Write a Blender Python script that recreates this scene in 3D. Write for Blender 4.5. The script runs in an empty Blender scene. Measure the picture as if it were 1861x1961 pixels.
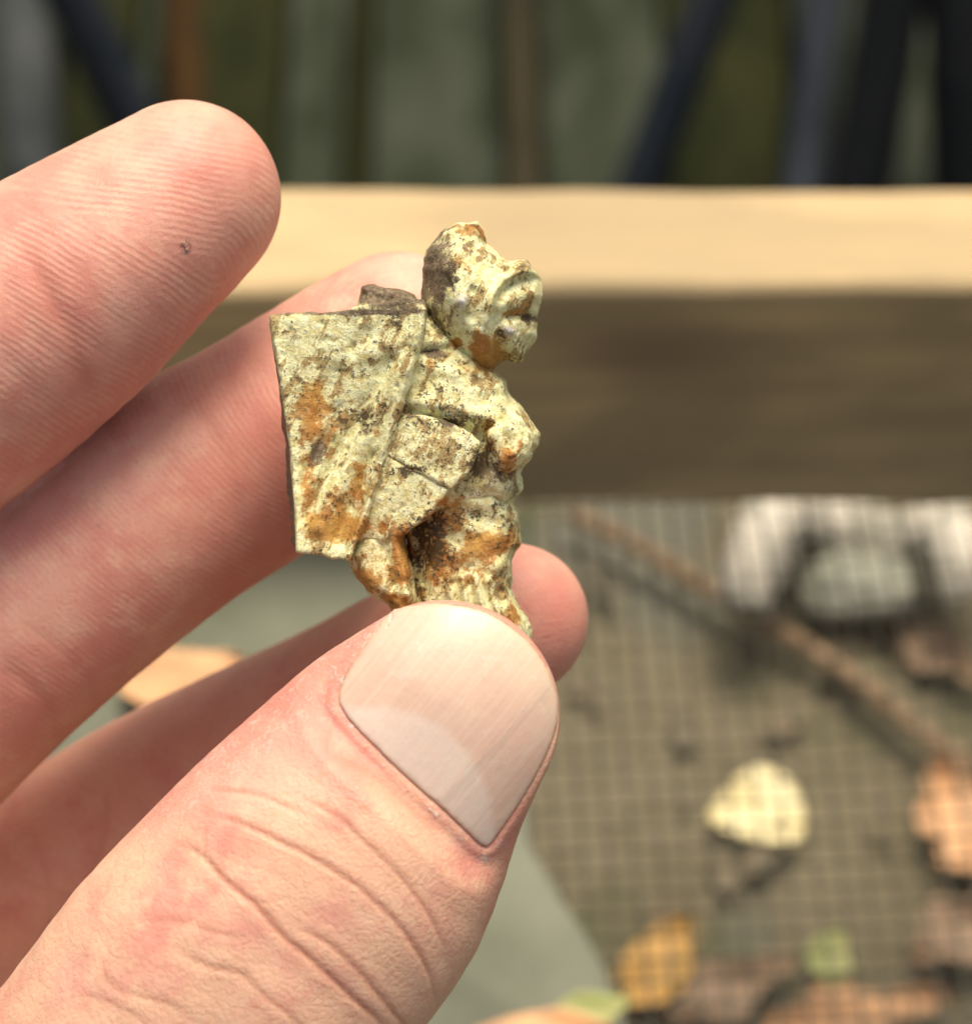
import bpy, math
import numpy as np
from mathutils import Matrix, Vector

scene = bpy.context.scene
COL = scene.collection

# ------------------------------------------------------------------ camera
FPX, CX, CY = 5600.0, 930.5, 980.5          # focal length and centre in photo pixels
PITCH = math.radians(51)
CAM = Vector((0, 0, 0.311))
cd = bpy.data.cameras.new('camera')
cd.sensor_fit = 'HORIZONTAL'; cd.sensor_width = 36.0; cd.lens = 36.0 * FPX / 1861.0
cd.clip_start = 0.01; cd.clip_end = 50
cd.dof.use_dof = True; cd.dof.focus_distance = 0.1945; cd.dof.aperture_fstop = 40
cam = bpy.data.objects.new('camera', cd); COL.objects.link(cam)
cam.location = CAM; cam.rotation_euler = (math.pi/2 - PITCH, 0, 0)
scene.camera = cam
scene.render.resolution_x = 971; scene.render.resolution_y = 1024

# ------------------------------------------------------------------ light
SUN_EL, SUN_AZ = math.radians(69), math.radians(10)   # azimuth from +Y, negative = left
w = bpy.data.worlds.new('World'); scene.world = w; w.use_nodes = True
nt = w.node_tree; bg = nt.nodes['Background']
sky = nt.nodes.new('ShaderNodeTexSky'); sky.sky_type = 'NISHITA'; sky.sun_disc = False
sky.sun_elevation = SUN_EL; sky.sun_rotation = SUN_AZ
sky.dust_density = 9.0; sky.air_density = 1.0; sky.ozone_density = 0.2
nt.links.new(sky.outputs[0], bg.inputs[0]); bg.inputs[1].default_value = 0.13
sd = bpy.data.lights.new('sun', 'SUN'); sd.energy = 3.0; sd.angle = math.radians(30); sd.color = (1.0, 0.89, 0.70)
sun = bpy.data.objects.new('sun', sd); COL.objects.link(sun)
tosun = Vector((math.sin(SUN_AZ)*math.cos(SUN_EL), math.cos(SUN_AZ)*math.cos(SUN_EL), math.sin(SUN_EL)))
sun.rotation_euler = tosun.to_track_quat('Z', 'Y').to_euler()
vs = scene.view_settings
vs.view_transform = 'Standard'; vs.look = 'None'; vs.gamma = 1.0; vs.use_curve_mapping = False
vs.exposure = 0.1
scene.cycles.max_bounces = 6; scene.cycles.diffuse_bounces = 3; scene.cycles.glossy_bounces = 2; scene.cycles.transmission_bounces = 2

# ------------------------------------------------------------------ frames
SUBJ = Matrix.Translation(CAM) @ Matrix.Rotation(math.pi/2 - PITCH, 4, 'X') @ Matrix.Translation((0, 0, -0.2))
# subject frame: millimetres, x right, y up the picture, z towards the viewer, origin 200 mm from the lens
def mm(px, py, z=0.0):
    k = (200.0 - z) / FPX
    return np.array([(px - CX) * k, -(py - CY) * k, z])
def rmm(rpx, z=0.0): return rpx * (200.0 - z) / FPX
def topx(P):
    k = FPX / (200.0 - P[:, 2])
    return CX + P[:, 0] * k, CY - P[:, 1] * k
CP, SP = math.cos(PITCH), math.sin(PITCH)
def W(px, py, h=0.0):                       # point of the horizontal plane z = h
    a, b = (px - CX) / FPX, -(py - CY) / FPX
    d = Vector((a, CP + b * SP, -SP + b * CP))
    return CAM + d * ((h - CAM.z) / d.z)

rng = np.random.default_rng(7)
# ------------------------------------------------------------------ numeric helpers
LAT = rng.random((48, 48, 48)).astype(np.float32) * 2 - 1
def vnoise(P):
    i = np.floor(P).astype(np.int64); f = (P - i).astype(np.float32); f = f * f * (3 - 2 * f)
    i0 = i % 48; i1 = (i + 1) % 48
    def L(a, b, c): return LAT[a[:, 0], b[:, 1], c[:, 2]]
    x, y, z = f[:, 0], f[:, 1], f[:, 2]
    c00 = L(i0, i0, i0) * (1 - x) + L(i1, i0, i0) * x
    c10 = L(i0, i1, i0) * (1 - x) + L(i1, i1, i0) * x
    c01 = L(i0, i0, i1) * (1 - x) + L(i1, i0, i1) * x
    c11 = L(i0, i1, i1) * (1 - x) + L(i1, i1, i1) * x
    return (c00 * (1 - y) + c10 * y) * (1 - z) + (c01 * (1 - y) + c11 * y) * z
def fbm(P, f, o=4, g=0.5):
    s = 0; a = 1.0; n = 0
    for k in range(o):
        s = s + a * vnoise(P * f + 13.7 * k); n += a; a *= g; f *= 2.03
    return s / n
def sstep(a, b, x):
    t = np.clip((x - a) / (b - a), 0, 1); return t * t * (3 - 2 * t)
def segdist(X, Y, pts, closed=False):
    d = np.full(X.shape, 1e9, np.float32); n = len(pts)
    for i in range(n if closed else n - 1):
        ax, ay = pts[i]; bx, by = pts[(i + 1) % n]; ex, ey = bx - ax, by - ay
        t = np.clip(((X - ax) * ex + (Y - ay) * ey) / (ex * ex + ey * ey + 1e-9), 0, 1)
        d = np.minimum(d, np.hypot(X - ax - t * ex, Y - ay - t * ey))
    return d
def polysd(X, Y, pts):                       # signed distance, negative inside
    d = segdist(X, Y, pts, True); ins = np.zeros(X.shape, bool); n = len(pts)
    for i in range(n):
        ax, ay = pts[i]; bx, by = pts[(i + 1) % n]
        if ay == by: continue
        c = ((ay > Y) != (by > Y)) & (X < (bx - ax) * (Y - ay) / (by - ay) + ax)
        ins ^= c
    return np.where(ins, -d, d)
def spline(pts, n=5):                        # Catmull-Rom through rows
    P = np.array(pts, float); out = []
    Q = np.vstack([2 * P[0] - P[1], P, 2 * P[-1] - P[-2]])
    for i in range(1, len(Q) - 2):
        for t in np.arange(n) / n:
            a, b, c, d = Q[i - 1], Q[i], Q[i + 1], Q[i + 2]
            out.append(0.5 * ((2 * b) + (c - a) * t + (2 * a - 5 * b + 4 * c - d) * t * t + (3 * b - a - 3 * c + d) * t ** 3))
    out.append(P[-1]); return np.array(out)
def smax(a, b, k):
    h = np.clip(0.5 + 0.5 * (a - b) / k, 0, 1); return b + (a - b) * h + k * h * (1 - h)
def smin(a, b, k): return -smax(-a, -b, k)

def surfnets(F, xs, ys, zs):
    S = F < 0
    nx, ny, nz = F.shape
    cnt = np.zeros((nx - 1, ny - 1, nz - 1), np.int8)
    for a in (0, 1):
        for b in (0, 1):
            for c in (0, 1):
                cnt += S[a:nx - 1 + a, b:ny - 1 + b, c:nz - 1 + c]
    act = (cnt > 0) & (cnt < 8)
    I, J, K = np.nonzero(act)
    idx = np.full(act.shape, -1, np.int64); idx[I, J, K] = np.arange(len(I))
    pos = np.zeros((len(I), 3)); num = np.zeros(len(I))
    ax = (xs, ys, zs)
    cor = [(a, b, c) for a in (0, 1) for b in (0, 1) for c in (0, 1)]
    for p in cor:
        for d in range(3):
            if p[d]: continue
            q = list(p); q[d] = 1
            f0 = F[I + p[0], J + p[1], K + p[2]]; f1 = F[I + q[0], J + q[1], K + q[2]]
            m = (f0 < 0) != (f1 < 0)
            t = np.where(m, f0 / np.where(m, f0 - f1, 1), 0)
            base = np.stack([xs[I + p[0]], ys[J + p[1]], zs[K + p[2]]], 1)
            end = np.stack([xs[I + q[0]], ys[J + q[1]], zs[K + q[2]]], 1)
            pos += np.where(m[:, None], base + (end - base) * t[:, None], 0); num += m
    pos /= num[:, None]
    quads = []
    for d in range(3):
        A = [slice(None)] * 3; B = [slice(None)] * 3
        A[d] = slice(0, -1); B[d] = slice(1, None)
        s0, s1 = S[tuple(A)], S[tuple(B)]
        e = np.array(np.nonzero(s0 != s1)); o = [x for x in range(3) if x != d]
        ok = (e[o[0]] > 0) & (e[o[1]] > 0) & (e[o[0]] < F.shape[o[0]] - 1) & (e[o[1]] < F.shape[o[1]] - 1)
        e = e[:, ok]; flip = s0[e[0], e[1], e[2]]
        c = []
        for (u, v) in ((1, 1), (0, 1), (0, 0), (1, 0)):
            q = e.copy(); q[o[0]] -= u; q[o[1]] -= v; c.append(idx[q[0], q[1], q[2]])
        c = np.stack(c, 1)
        if d == 1: flip = ~flip
        c = np.where(flip[:, None], c, c[:, ::-1]); quads.append(c)
    return pos, np.vstack(quads)

def mesh_from(name, V, Q, smooth=True):
    me = bpy.data.meshes.new(name)
    me.vertices.add(len(V)); me.vertices.foreach_set('co', np.asarray(V, np.float32).ravel())
    k = Q.shape[1]
    me.loops.add(Q.size); me.loops.foreach_set('vertex_index', Q.astype(np.int32).ravel())
    me.polygons.add(len(Q)); me.polygons.foreach_set('loop_start', np.arange(0, Q.size, k, dtype=np.int32))
    me.update(calc_edges=True); me.validate()
    if smooth: me.polygons.foreach_set('use_smooth', np.ones(len(me.polygons), bool))
    me.update(); return me
def verts(me):
    a = np.empty(len(me.vertices) * 3, np.float32); me.vertices.foreach_get('co', a); return a.reshape(-1, 3).astype(float)
def normals(me):
    a = np.empty(len(me.vertices) * 3, np.float32); me.vertex_normals.foreach_get('vector', a); return a.reshape(-1, 3).astype(float)
def setverts(me, V): me.vertices.foreach_set('co', np.asarray(V, np.float32).ravel()); me.update()
def attr(me, name, v):
    a = me.attributes.new(name, 'FLOAT', 'POINT'); a.data.foreach_set('value', np.asarray(v, np.float32))
def subdivided(me, lev):
    o = bpy.data.objects.new('tmp', me); COL.objects.link(o)
    m = o.modifiers.new('s', 'SUBSURF'); m.levels = lev; m.render_levels = lev
    dg = bpy.context.evaluated_depsgraph_get()
    r = bpy.data.meshes.new_from_object(o.evaluated_get(dg))
    bpy.data.objects.remove(o); bpy.data.meshes.remove(me); return r

def link(name, me, mat=None, parent=None, label=None, cat=None, group=None, kind=None, M=None):
    o = bpy.data.objects.new(name, me); COL.objects.link(o)
    if me is not None and mat is not None and not me.materials: me.materials.append(mat)
    if parent is not None: o.parent = parent
    elif M is not None: o.matrix_world = M
    if label: o['label'] = label
    if cat: o['category'] = cat
    if group: o['group'] = group
    if kind: o['kind'] = kind
    return o

# ------------------------------------------------------------------ material helper
class NT:
    def __init__(s, name):
        s.m = bpy.data.materials.new(name); s.m.use_nodes = True; s.t = s.m.node_tree
        s.b = s.t.nodes['Principled BSDF']; s.out = s.t.nodes['Material Output']
    def n(s, typ, **kw):
        x = s.t.nodes.new('ShaderNode' + typ)
        for k, v in kw.items():
            if k in x.inputs: s.put(x.inputs[k], v)
            else: setattr(x, k, v)
        return x
    def put(s, sock, v):
        if isinstance(v, bpy.types.NodeSocket): s.t.links.new(v, sock)
        else: sock.default_value = (*v, 1) if isinstance(v, tuple) and len(v) == 3 and sock.type == 'RGBA' else v
    def set(s, **kw):
        for k, v in kw.items(): s.put(s.b.inputs[k.replace('_', ' ')], v)
    def attr(s, name): return s.n('Attribute', attribute_name=name).outputs['Fac']
    def coord(s, scale=None):
        c = s.n('TexCoord').outputs['Object']
        if scale:
            m = s.n('Mapping'); s.put(m.inputs['Vector'], c); m.inputs['Scale'].default_value = scale; c = m.outputs[0]
        return c
    def noise(s, scale, detail=4, rough=0.55, vec=None, dist=0.0):
        x = s.n('TexNoise'); x.inputs['Scale'].default_value = scale; x.inputs['Detail'].default_value = detail
        x.inputs['Roughness'].default_value = rough; x.inputs['Distortion'].default_value = dist
        s.put(x.inputs['Vector'], vec if vec is not None else s.coord()); return x.outputs['Fac']
    def math(s, op, a, b=0.0, c=0.0, clamp=False):
        x = s.n('Math', operation=op); x.use_clamp = clamp
        s.put(x.inputs[0], a); s.put(x.inputs[1], b); s.put(x.inputs[2], c); return x.outputs[0]
    def ramp(s, v, a, b, to0=0.0, to1=1.0):
        x = s.n('MapRange'); x.interpolation_type = 'SMOOTHSTEP'
        s.put(x.inputs[0], v); s.put(x.inputs[1], a); s.put(x.inputs[2], b); s.put(x.inputs[3], to0); s.put(x.inputs[4], to1)
        return x.outputs[0]
    def mix(s, f, a, b, blend='MIX'):
        x = s.n('Mix', data_type='RGBA'); x.blend_type = blend
        s.put(x.inputs[0], f); s.put(x.inputs[6], a); s.put(x.inputs[7], b); return x.outputs[2]
    def bump(s, h, dist, strength=1.0, normal=None):
        x = s.n('Bump'); s.put(x.inputs['Height'], h); x.inputs['Distance'].default_value = dist
        s.put(x.inputs['Strength'], strength)
        if normal is not None: s.put(x.inputs['Normal'], normal)
        return x.outputs[0]

# ------------------------------------------------------------------ materials
def mat_skin():
    s = NT('skin')
    big = s.noise(140, 3, 0.6); mid = s.noise(420, 3, 0.6); fine = s.noise(2600, 3, 0.6)
    c = s.mix(s.ramp(big, 0.36, 0.64), (0.74, 0.42, 0.315), (0.67, 0.30, 0.23))
    c = s.mix(s.math('MULTIPLY', s.attr('knuckle'), s.ramp(s.noise(210, 3), 0.3, 0.55)), c, (0.76, 0.475, 0.325))
    c = s.mix(s.math('MULTIPLY', s.ramp(mid, 0.5, 0.72), 0.45), c, (0.79, 0.53, 0.375))
    c = s.mix(s.math('MULTIPLY', s.ramp(fine, 0.45, 0.75), 0.25), c, (0.56, 0.25, 0.165))
    c = s.mix(s.math('MULTIPLY', s.attr('red'), 0.75, clamp=True), c, (0.60, 0.215, 0.165))
    c = s.mix(s.math('MULTIPLY', s.attr('crease'), 0.7, clamp=True), c, (0.45, 0.155, 0.08))
    mp = s.n('Mapping'); s.put(mp.inputs['Vector'], s.coord()); mp.vector_type = 'TEXTURE'; mp.inputs['Rotation'].default_value = (0, 0, math.radians(-40)); mp.inputs['Scale'].default_value = (1 / 300, 1 / 950, 1 / 500)
    dn = s.n('TexNoise'); s.put(dn.inputs['Vector'], s.coord()); dn.inputs['Scale'].default_value = 500; dn.inputs['Detail'].default_value = 2
    av = s.n('VectorMath', operation='MULTIPLY_ADD'); s.put(av.inputs[0], dn.outputs['Color']); av.inputs[1].default_value = (1.6, 1.6, 1.6); s.put(av.inputs[2], mp.outputs[0])
    kv = s.n('TexVoronoi', feature='DISTANCE_TO_EDGE'); s.put(kv.inputs['Vector'], av.outputs[0]); kv.inputs['Scale'].default_value = 1.0
    net = s.math('MULTIPLY', s.ramp(kv.outputs[0], 0.0, 0.11, 1.0, 0.0), s.attr('knuckle'))
    c = s.mix(s.math('MULTIPLY', net, 0.12), c, (0.50, 0.20, 0.13))
    ridge = s.math('SINE', s.attr('phase'))
    rm = s.attr('ridge')
    rn = s.math('MULTIPLY', s.math('MULTIPLY', s.ramp(mid, 0.34, 0.56), s.ramp(big, 0.34, 0.56, 0.25, 1.0)), rm)
    rr = s.math('MULTIPLY', s.math('MULTIPLY_ADD', ridge, 0.5, 0.5), rn)
    c = s.mix(s.math('MULTIPLY', rr, 0.20), c, (0.82, 0.55, 0.40))
    # dry flaky skin beside the nail
    fl = s.math('MULTIPLY', s.attr('dry'), s.ramp(s.noise(1500, 4, 0.7, None, 1.2), 0.5, 0.66))
    c = s.mix(s.math('MULTIPLY', fl, 0.75), c, (0.84, 0.74, 0.66))
    c = s.mix(s.math('MULTIPLY', s.attr('spot'), s.ramp(fine, 0.40, 0.56)), c, (0.10, 0.07, 0.07))
    vo = s.n('TexVoronoi', feature='DISTANCE_TO_EDGE'); s.put(vo.inputs['Vector'], s.coord()); vo.inputs['Scale'].default_value = 2300
    cell = s.ramp(vo.outputs[0], 0.0, 0.25)
    inv = s.math('SUBTRACT', 1.0, rm, clamp=True)
    h = s.math('MULTIPLY', s.math('MULTIPLY', cell, inv), 0.014)          # heights in millimetres
    h = s.math('MULTIPLY_ADD', s.math('MULTIPLY', ridge, rn), 0.010, h)
    h = s.math('MULTIPLY_ADD', fine, 0.06, h)
    h = s.math('MULTIPLY_ADD', fl, 0.08, h)
    h = s.math('MULTIPLY_ADD', net, -0.010, h)
    s.set(Base_Color=c, Roughness=s.ramp(mid, 0.3, 0.7, 0.42, 0.56), Normal=s.bump(h, 0.001))
    s.b.inputs['Subsurface Weight'].default_value = 0.5
    s.b.inputs['Subsurface Radius'].default_value = (1.0, 0.36, 0.2)
    s.b.inputs['Subsurface Scale'].default_value = 0.0014
    s.b.inputs['Specular IOR Level'].default_value = 0.38
    return s.m
def mat_nail():
    s = NT('nail')
    n1 = s.noise(260, 3)
    c = s.mix(s.attr('tip'), (0.68, 0.465, 0.355), (0.72, 0.58, 0.41))
    c = s.mix(s.math('MULTIPLY', s.ramp(n1, 0.45, 0.7), 0.5), c, (0.75, 0.56, 0.41))
    c = s.mix(s.math('MULTIPLY', s.attr('lunula'), 0.5), c, (0.78, 0.67, 0.58))
    cx = s.n('CombineXYZ'); s.put(cx.inputs[0], s.math('MULTIPLY', s.attr('across'), 0.22)); s.put(cx.inputs[1], s.math('MULTIPLY', n1, 0.8))
    stn = s.noise(1.0, 3, 0.6, cx.outputs[0])
    c = s.mix(s.math('MULTIPLY', s.ramp(stn, 0.45, 0.7), 0.3), c, (0.78, 0.64, 0.52))
    c = s.mix(s.math('MULTIPLY', s.ramp(stn, 0.5, 0.28), 0.22), c, (0.58, 0.36, 0.27))
    c = s.mix(s.math('MULTIPLY', s.ramp(s.noise(900, 4, 0.7, None, 0.6), 0.55, 0.75), 0.35), c, (0.80, 0.70, 0.60))
    c = s.mix(s.attr('rim'), c, (0.60, 0.38, 0.24))
    line = s.math('SINE', s.math('MULTIPLY_ADD', n1, 14.0, s.attr('across')))
    h = s.math('MULTIPLY_ADD', s.noise(1600, 3), 0.03, s.math('MULTIPLY', line, 0.0016))
    s.set(Base_Color=c, Roughness=s.ramp(n1, 0.3, 0.7, 0.34, 0.46), Normal=s.bump(h, 0.001))
    s.b.inputs['Subsurface Weight'].default_value = 0.4; s.b.inputs['Subsurface Radius'].default_value = (1.0, 0.5, 0.3)
    s.b.inputs['Subsurface Scale'].default_value = 0.001
    s.b.inputs['Coat Weight'].default_value = 0.12; s.b.inputs['Coat Roughness'].default_value = 0.35
    return s.m
def mat_lead():
    s = NT('corroded_lead')
    a = s.noise(520, 6, 0.7); bn = s.noise(1500, 6, 0.75); sp = s.noise(3000, 4, 0.75); pt = s.noise(330, 5, 0.6)
    mp = s.n('Mapping'); s.put(mp.inputs['Vector'], s.coord()); mp.vector_type = 'TEXTURE'; mp.inputs['Rotation'].default_value = (0, 0, math.radians(-29)); mp.inputs['Scale'].default_value = (0.36, 1.5, 1)
    st = s.noise(520, 5, 0.7, mp.outputs[0])
    c = s.mix(s.ramp(bn, 0.40, 0.56), (0.68, 0.61, 0.26), (0.87, 0.88, 0.51))
    c = s.mix(s.ramp(sp, 0.52, 0.66), c, (0.90, 0.93, 0.64))
    och = s.math('ADD', s.math('MULTIPLY', st, 0.6), s.math('MULTIPLY', a, 0.6))
    c = s.mix(s.math('MULTIPLY', s.ramp(och, 0.61, 0.66), 0.88), c, s.mix(s.ramp(bn, 0.42, 0.58), (0.26, 0.16, 0.05), (0.52, 0.37, 0.13)))
    # rust stains
    r = s.math('ADD', s.attr('rust'), s.math('MULTIPLY', s.math('SUBTRACT', s.math('MULTIPLY_ADD', a, 0.6, s.math('MULTIPLY', bn, 0.6)), 0.6), 2.6))
    rc = s.mix(s.ramp(pt, 0.35, 0.65), (0.52, 0.29, 0.06), (0.42, 0.17, 0.03))
    rc = s.mix(s.ramp(sp, 0.5, 0.68), rc, (0.66, 0.45, 0.14))
    c = s.mix(s.ramp(r, 0.24, 0.5), c, rc)
    # grey-brown bare metal
    g = s.math('ADD', s.attr('grey'), s.math('MULTIPLY', s.math('SUBTRACT', s.math('MULTIPLY_ADD', a, 0.5, s.math('MULTIPLY', sp, 0.5)), 0.5), 2.6))
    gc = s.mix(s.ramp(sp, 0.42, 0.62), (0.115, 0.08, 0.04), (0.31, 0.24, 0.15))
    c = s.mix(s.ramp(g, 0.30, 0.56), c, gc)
    # dark earth specks
    d = s.math('ADD', s.math('MULTIPLY', s.attr('dirt'), 0.35), s.math('MULTIPLY_ADD', sp, 0.62, s.math('MULTIPLY', a, 0.38)))
    c = s.mix(s.math('MULTIPLY', s.ramp(d, 0.56, 0.588), 0.92), c, (0.075, 0.052, 0.02))
    c = s.mix(s.math('MULTIPLY', s.attr('white'), s.ramp(bn, 0.38, 0.54)), c, (0.80, 0.77, 0.76))
    h = s.math('MULTIPLY_ADD', bn, 0.16, s.math('MULTIPLY', sp, 0.11))
    s.set(Base_Color=c, Roughness=s.ramp(bn, 0.4, 0.65, 0.48, 0.72), Normal=s.bump(h, 0.001, 0.9))
    s.b.inputs['Specular IOR Level'].default_value = 0.5
    return s.m
def mat_wood():
    s = NT('weathered_pine')
    n = s.noise(10, 5, 0.6, s.coord((1.2, 14, 14)), 1.5); f = s.noise(120, 4, 0.6, s.coord((0.6, 12, 12)))
    wv = s.n('TexWave', wave_type='BANDS'); wv.bands_direction = 'Z'
    s.put(wv.inputs['Vector'], s.coord((2.0, 12.0, 12.0))); wv.inputs['Scale'].default_value = 3.0
    wv.inputs['Distortion'].default_value = 11; wv.inputs['Detail'].default_value = 2; wv.inputs['Detail Scale'].default_value = 0.7
    c = s.mix(s.ramp(n, 0.35, 0.65), (0.50, 0.375, 0.19), (0.64, 0.475, 0.235))
    c = s.mix(s.math('MULTIPLY', s.ramp(wv.outputs['Fac'], 0.35, 0.9), 0.34), c, (0.40, 0.29, 0.16))
    c = s.mix(s.math('MULTIPLY', s.ramp(f, 0.5, 0.7), 0.3), c, (0.32, 0.25, 0.16))
    c = s.mix(s.math('MULTIPLY', s.ramp(s.noise(22, 3, 0.5, s.coord((1, 2.2, 2.2))), 0.44, 0.60), 0.75), c, (0.36, 0.275, 0.145))  # broad darker patches painted into the wood in place of dappled sun
    k = s.n('TexVoronoi'); s.put(k.inputs['Vector'], s.coord((9, 22, 22))); k.inputs['Scale'].default_value = 1.7
    c = s.mix(s.math('MULTIPLY', s.ramp(k.outputs['Distance'], 0.34, 0.05), 0.75), c, (0.20, 0.125, 0.07))
    s.set(Base_Color=c, Roughness=0.7, Normal=s.bump(f, 0.0006, 0.5)); return s.m
def mat_plain(name, ca, cb, scale=30, rough=0.7, detail=4, bump=0.0005, metallic=0.0, vec=None):
    s = NT(name); n = s.noise(scale, detail, 0.6, s.coord(vec) if vec else None)
    s.set(Base_Color=s.mix(s.ramp(n, 0.35, 0.65), ca, cb), Roughness=rough, Metallic=metallic, Normal=s.bump(n, bump, 0.6)); return s.m

SKIN, NAIL, LEAD, WOOD = mat_skin(), mat_nail(), mat_lead(), mat_wood()

# ================================================================== background
def box_mesh(name, x0, x1, y0, y1, z0, z1, bev=0.002, segs=2):
    import bmesh
    bm = bmesh.new(); bmesh.ops.create_cube(bm, size=1)
    for v in bm.verts:
        v.co = Vector(((x0 + x1) / 2 + v.co.x * (x1 - x0), (y0 + y1) / 2 + v.co.y * (y1 - y0), (z0 + z1) / 2 + v.co.z * (z1 - z0)))
    bmesh.ops.bevel(bm, geom=bm.edges[:], offset=bev, segments=segs, affect='EDGES', profile=0.5)
    me = bpy.data.meshes.new(name); bm.to_mesh(me); bm.free()
    for p in me.polygons: p.use_smooth = False
    return me
def tube_mesh(name, pts, rads, n=14, lump=0.0, seed=0):
    P = np.array([list(p) for p in pts], float); m = len(P); V = []; Q = []
    r_ = np.random.default_rng(seed)
    for i in range(m):
        t = P[min(i + 1, m - 1)] - P[max(i - 1, 0)]; t /= np.linalg.norm(t)
        u = np.cross(t, (0, 0, 1.0) if abs(t[2]) < 0.9 else (1.0, 0, 0)); u /= np.linalg.norm(u); v = np.cross(t, u)
        for k in range(n):
            a = 2 * math.pi * k / n; rr = rads[i] * (1 + lump * r_.normal())
            V.append(P[i] + rr * (math.cos(a) * u + math.sin(a) * v))
    for i in range(m - 1):
        for k in range(n):
            k2 = (k + 1) % n; Q.append((i * n + k, i * n + k2, (i + 1) * n + k2, (i + 1) * n + k))
    c0 = len(V); V.append(P[0]); V.append(P[-1])
    F = [tuple(q) for q in Q] + [(c0, (k + 1) % n, k) for k in range(n)] + [(c0 + 1, (m - 1) * n + k, (m - 1) * n + (k + 1) % n) for k in range(n)]
    me = bpy.data.meshes.new(name); me.from_pydata([tuple(v) for v in V], [], F); me.update()
    for p in me.polygons: p.use_smooth = True
    return me

GZ, LOW = -0.10, -0.52                     # soil under the sieve; lower yard beyond the bank
def depth_at(p): return (Vector(p) - CAM).dot(Vector((0, CP, -SP)))
# ground: one large sheet, a soil bank under the sieve that drops to the yard beyond
def ground():
    a = np.unique(np.concatenate([np.linspace(-12, -0.6, 12), np.linspace(-0.6, 0.6, 130), np.linspace(0.6, 12, 12)]))
    b = np.unique(np.concatenate([np.linspace(-10, -0.1, 10), np.linspace(-0.1, 0.7, 130), np.linspace(0.7, 14, 16)]))
    X, Y = np.meshgrid(a, b, indexing='ij'); P = np.stack([X.ravel(), Y.ravel(), np.zeros(X.size)], 1)
    P[:, 2] = GZ + 0.003 * fbm(P + 50, 26, 4) + (LOW - GZ) * sstep(0.36, 0.56, P[:, 1]); n = len(b)
    I, J = np.meshgrid(np.arange(len(a) - 1), np.arange(n - 1), indexing='ij'); I = I.ravel(); J = J.ravel()
    Q = np.stack([I * n + J, (I + 1) * n + J, (I + 1) * n + J + 1, I * n + J + 1], 1)
    s = NT('soil'); n1 = s.noise(45, 5, 0.6); n2 = s.noise(260, 4, 0.65)
    c = s.mix(s.ramp(n1, 0.35, 0.65), (0.12, 0.105, 0.065), (0.17, 0.148, 0.098))
    c = s.mix(s.math('MULTIPLY', s.ramp(n2, 0.5, 0.7), 0.6), c, (0.21, 0.185, 0.125))
    c = s.mix(s.math('MULTIPLY', s.ramp(s.noise(24, 3), 0.52, 0.66), 0.65), c, (0.065, 0.085, 0.036))
    c = s.mix(s.math('MULTIPLY', s.ramp(s.noise(19, 2), 0.55, 0.66), 0.6), c, (0.14, 0.148, 0.122))
    s.set(Base_Color=c, Roughness=0.95, Normal=s.bump(n2, 0.002, 0.5))
    s.b.inputs['Specular IOR Level'].default_value = 0.15
    link('ground', mesh_from('ground', P, Q), s.m, kind='structure')
ground()

# weathered grey-green deck boards far below and beyond the beam
deck = link('deck', None, kind='structure')
BOARD = mat_plain('grey_green_board', (0.020, 0.026, 0.014), (0.046, 0.054, 0.038), 7, 0.9, 5, 0.001, vec=(6, 2.5, 4))
GAP = mat_plain('dark_olive_board', (0.011, 0.014, 0.004), (0.021, 0.023, 0.007), 7, 0.9, 4, 0.001, vec=(6, 2.5, 4))  # darker olive, for the lower boards filling gaps between the grey-green ones
for m_ in (BOARD, GAP): m_.node_tree.nodes['Principled BSDF'].inputs['Specular IOR Level'].default_value = 0.1
edges = [(-420, -190, 0), (-170, 100, 0), (112, 245, 1), (260, 300, 0), (312, 535, 1), (548, 660, 0), (672, 706, 1), (716, 962, 0), (974, 1030, 1), (1042, 1270, 0), (1282, 1520, 1), (1530, 1790, 0), (1804, 2100, 1), (2110, 2400, 0)]
for (a, b, g) in edges:
    xa, xb = W(a, 150, LOW + 0.03).x, W(b, 150, LOW + 0.03).x
    link('board', box_mesh('board', xa, xb, 0.66, 2.2, LOW - 0.004, LOW + (0.022 if g else 0.03), 0.003), GAP if g else BOARD, deck)

# sieve: timber beam with fine wire cloth nailed under it
screen = link('soil_sieve', None, label='wooden sieve with a pine beam and square wire mesh behind the hand', cat='sieve', M=Matrix.Translation((0, 0.26, 0)))
bpy.context.view_layer.update()
def child(name, me, mat, parent, kind=None):
    o = link(name, me, mat, parent, kind=kind); o.matrix_parent_inverse = parent.matrix_world.inverted(); return o
def beam_mesh():                             # slightly crooked, dented arrises
    me = box_mesh('beam', -0.36, 0.36, 0.2515, 0.2705, 0.001, 0.0445, 0.0022, 3)
    import bmesh
    bm = bmesh.new(); bm.from_mesh(me)
    bmesh.ops.subdivide_edges(bm, edges=[e for e in bm.edges if e.calc_length() > 0.3], cuts=90, use_grid_fill=True)
    P = np.array([v.co[:] for v in bm.verts]); d = 0.0009 * fbm(P * np.array([1, 3, 3]) + 4, 22, 3); e = 0.0007 * fbm(P + 30, 60, 2)
    for v, q, r in zip(bm.verts, d, e): v.co.y += q; v.co.z += r
    bm.to_mesh(me); bm.free(); return me
child('beam', beam_mesh(), WOOD, screen)
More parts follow.
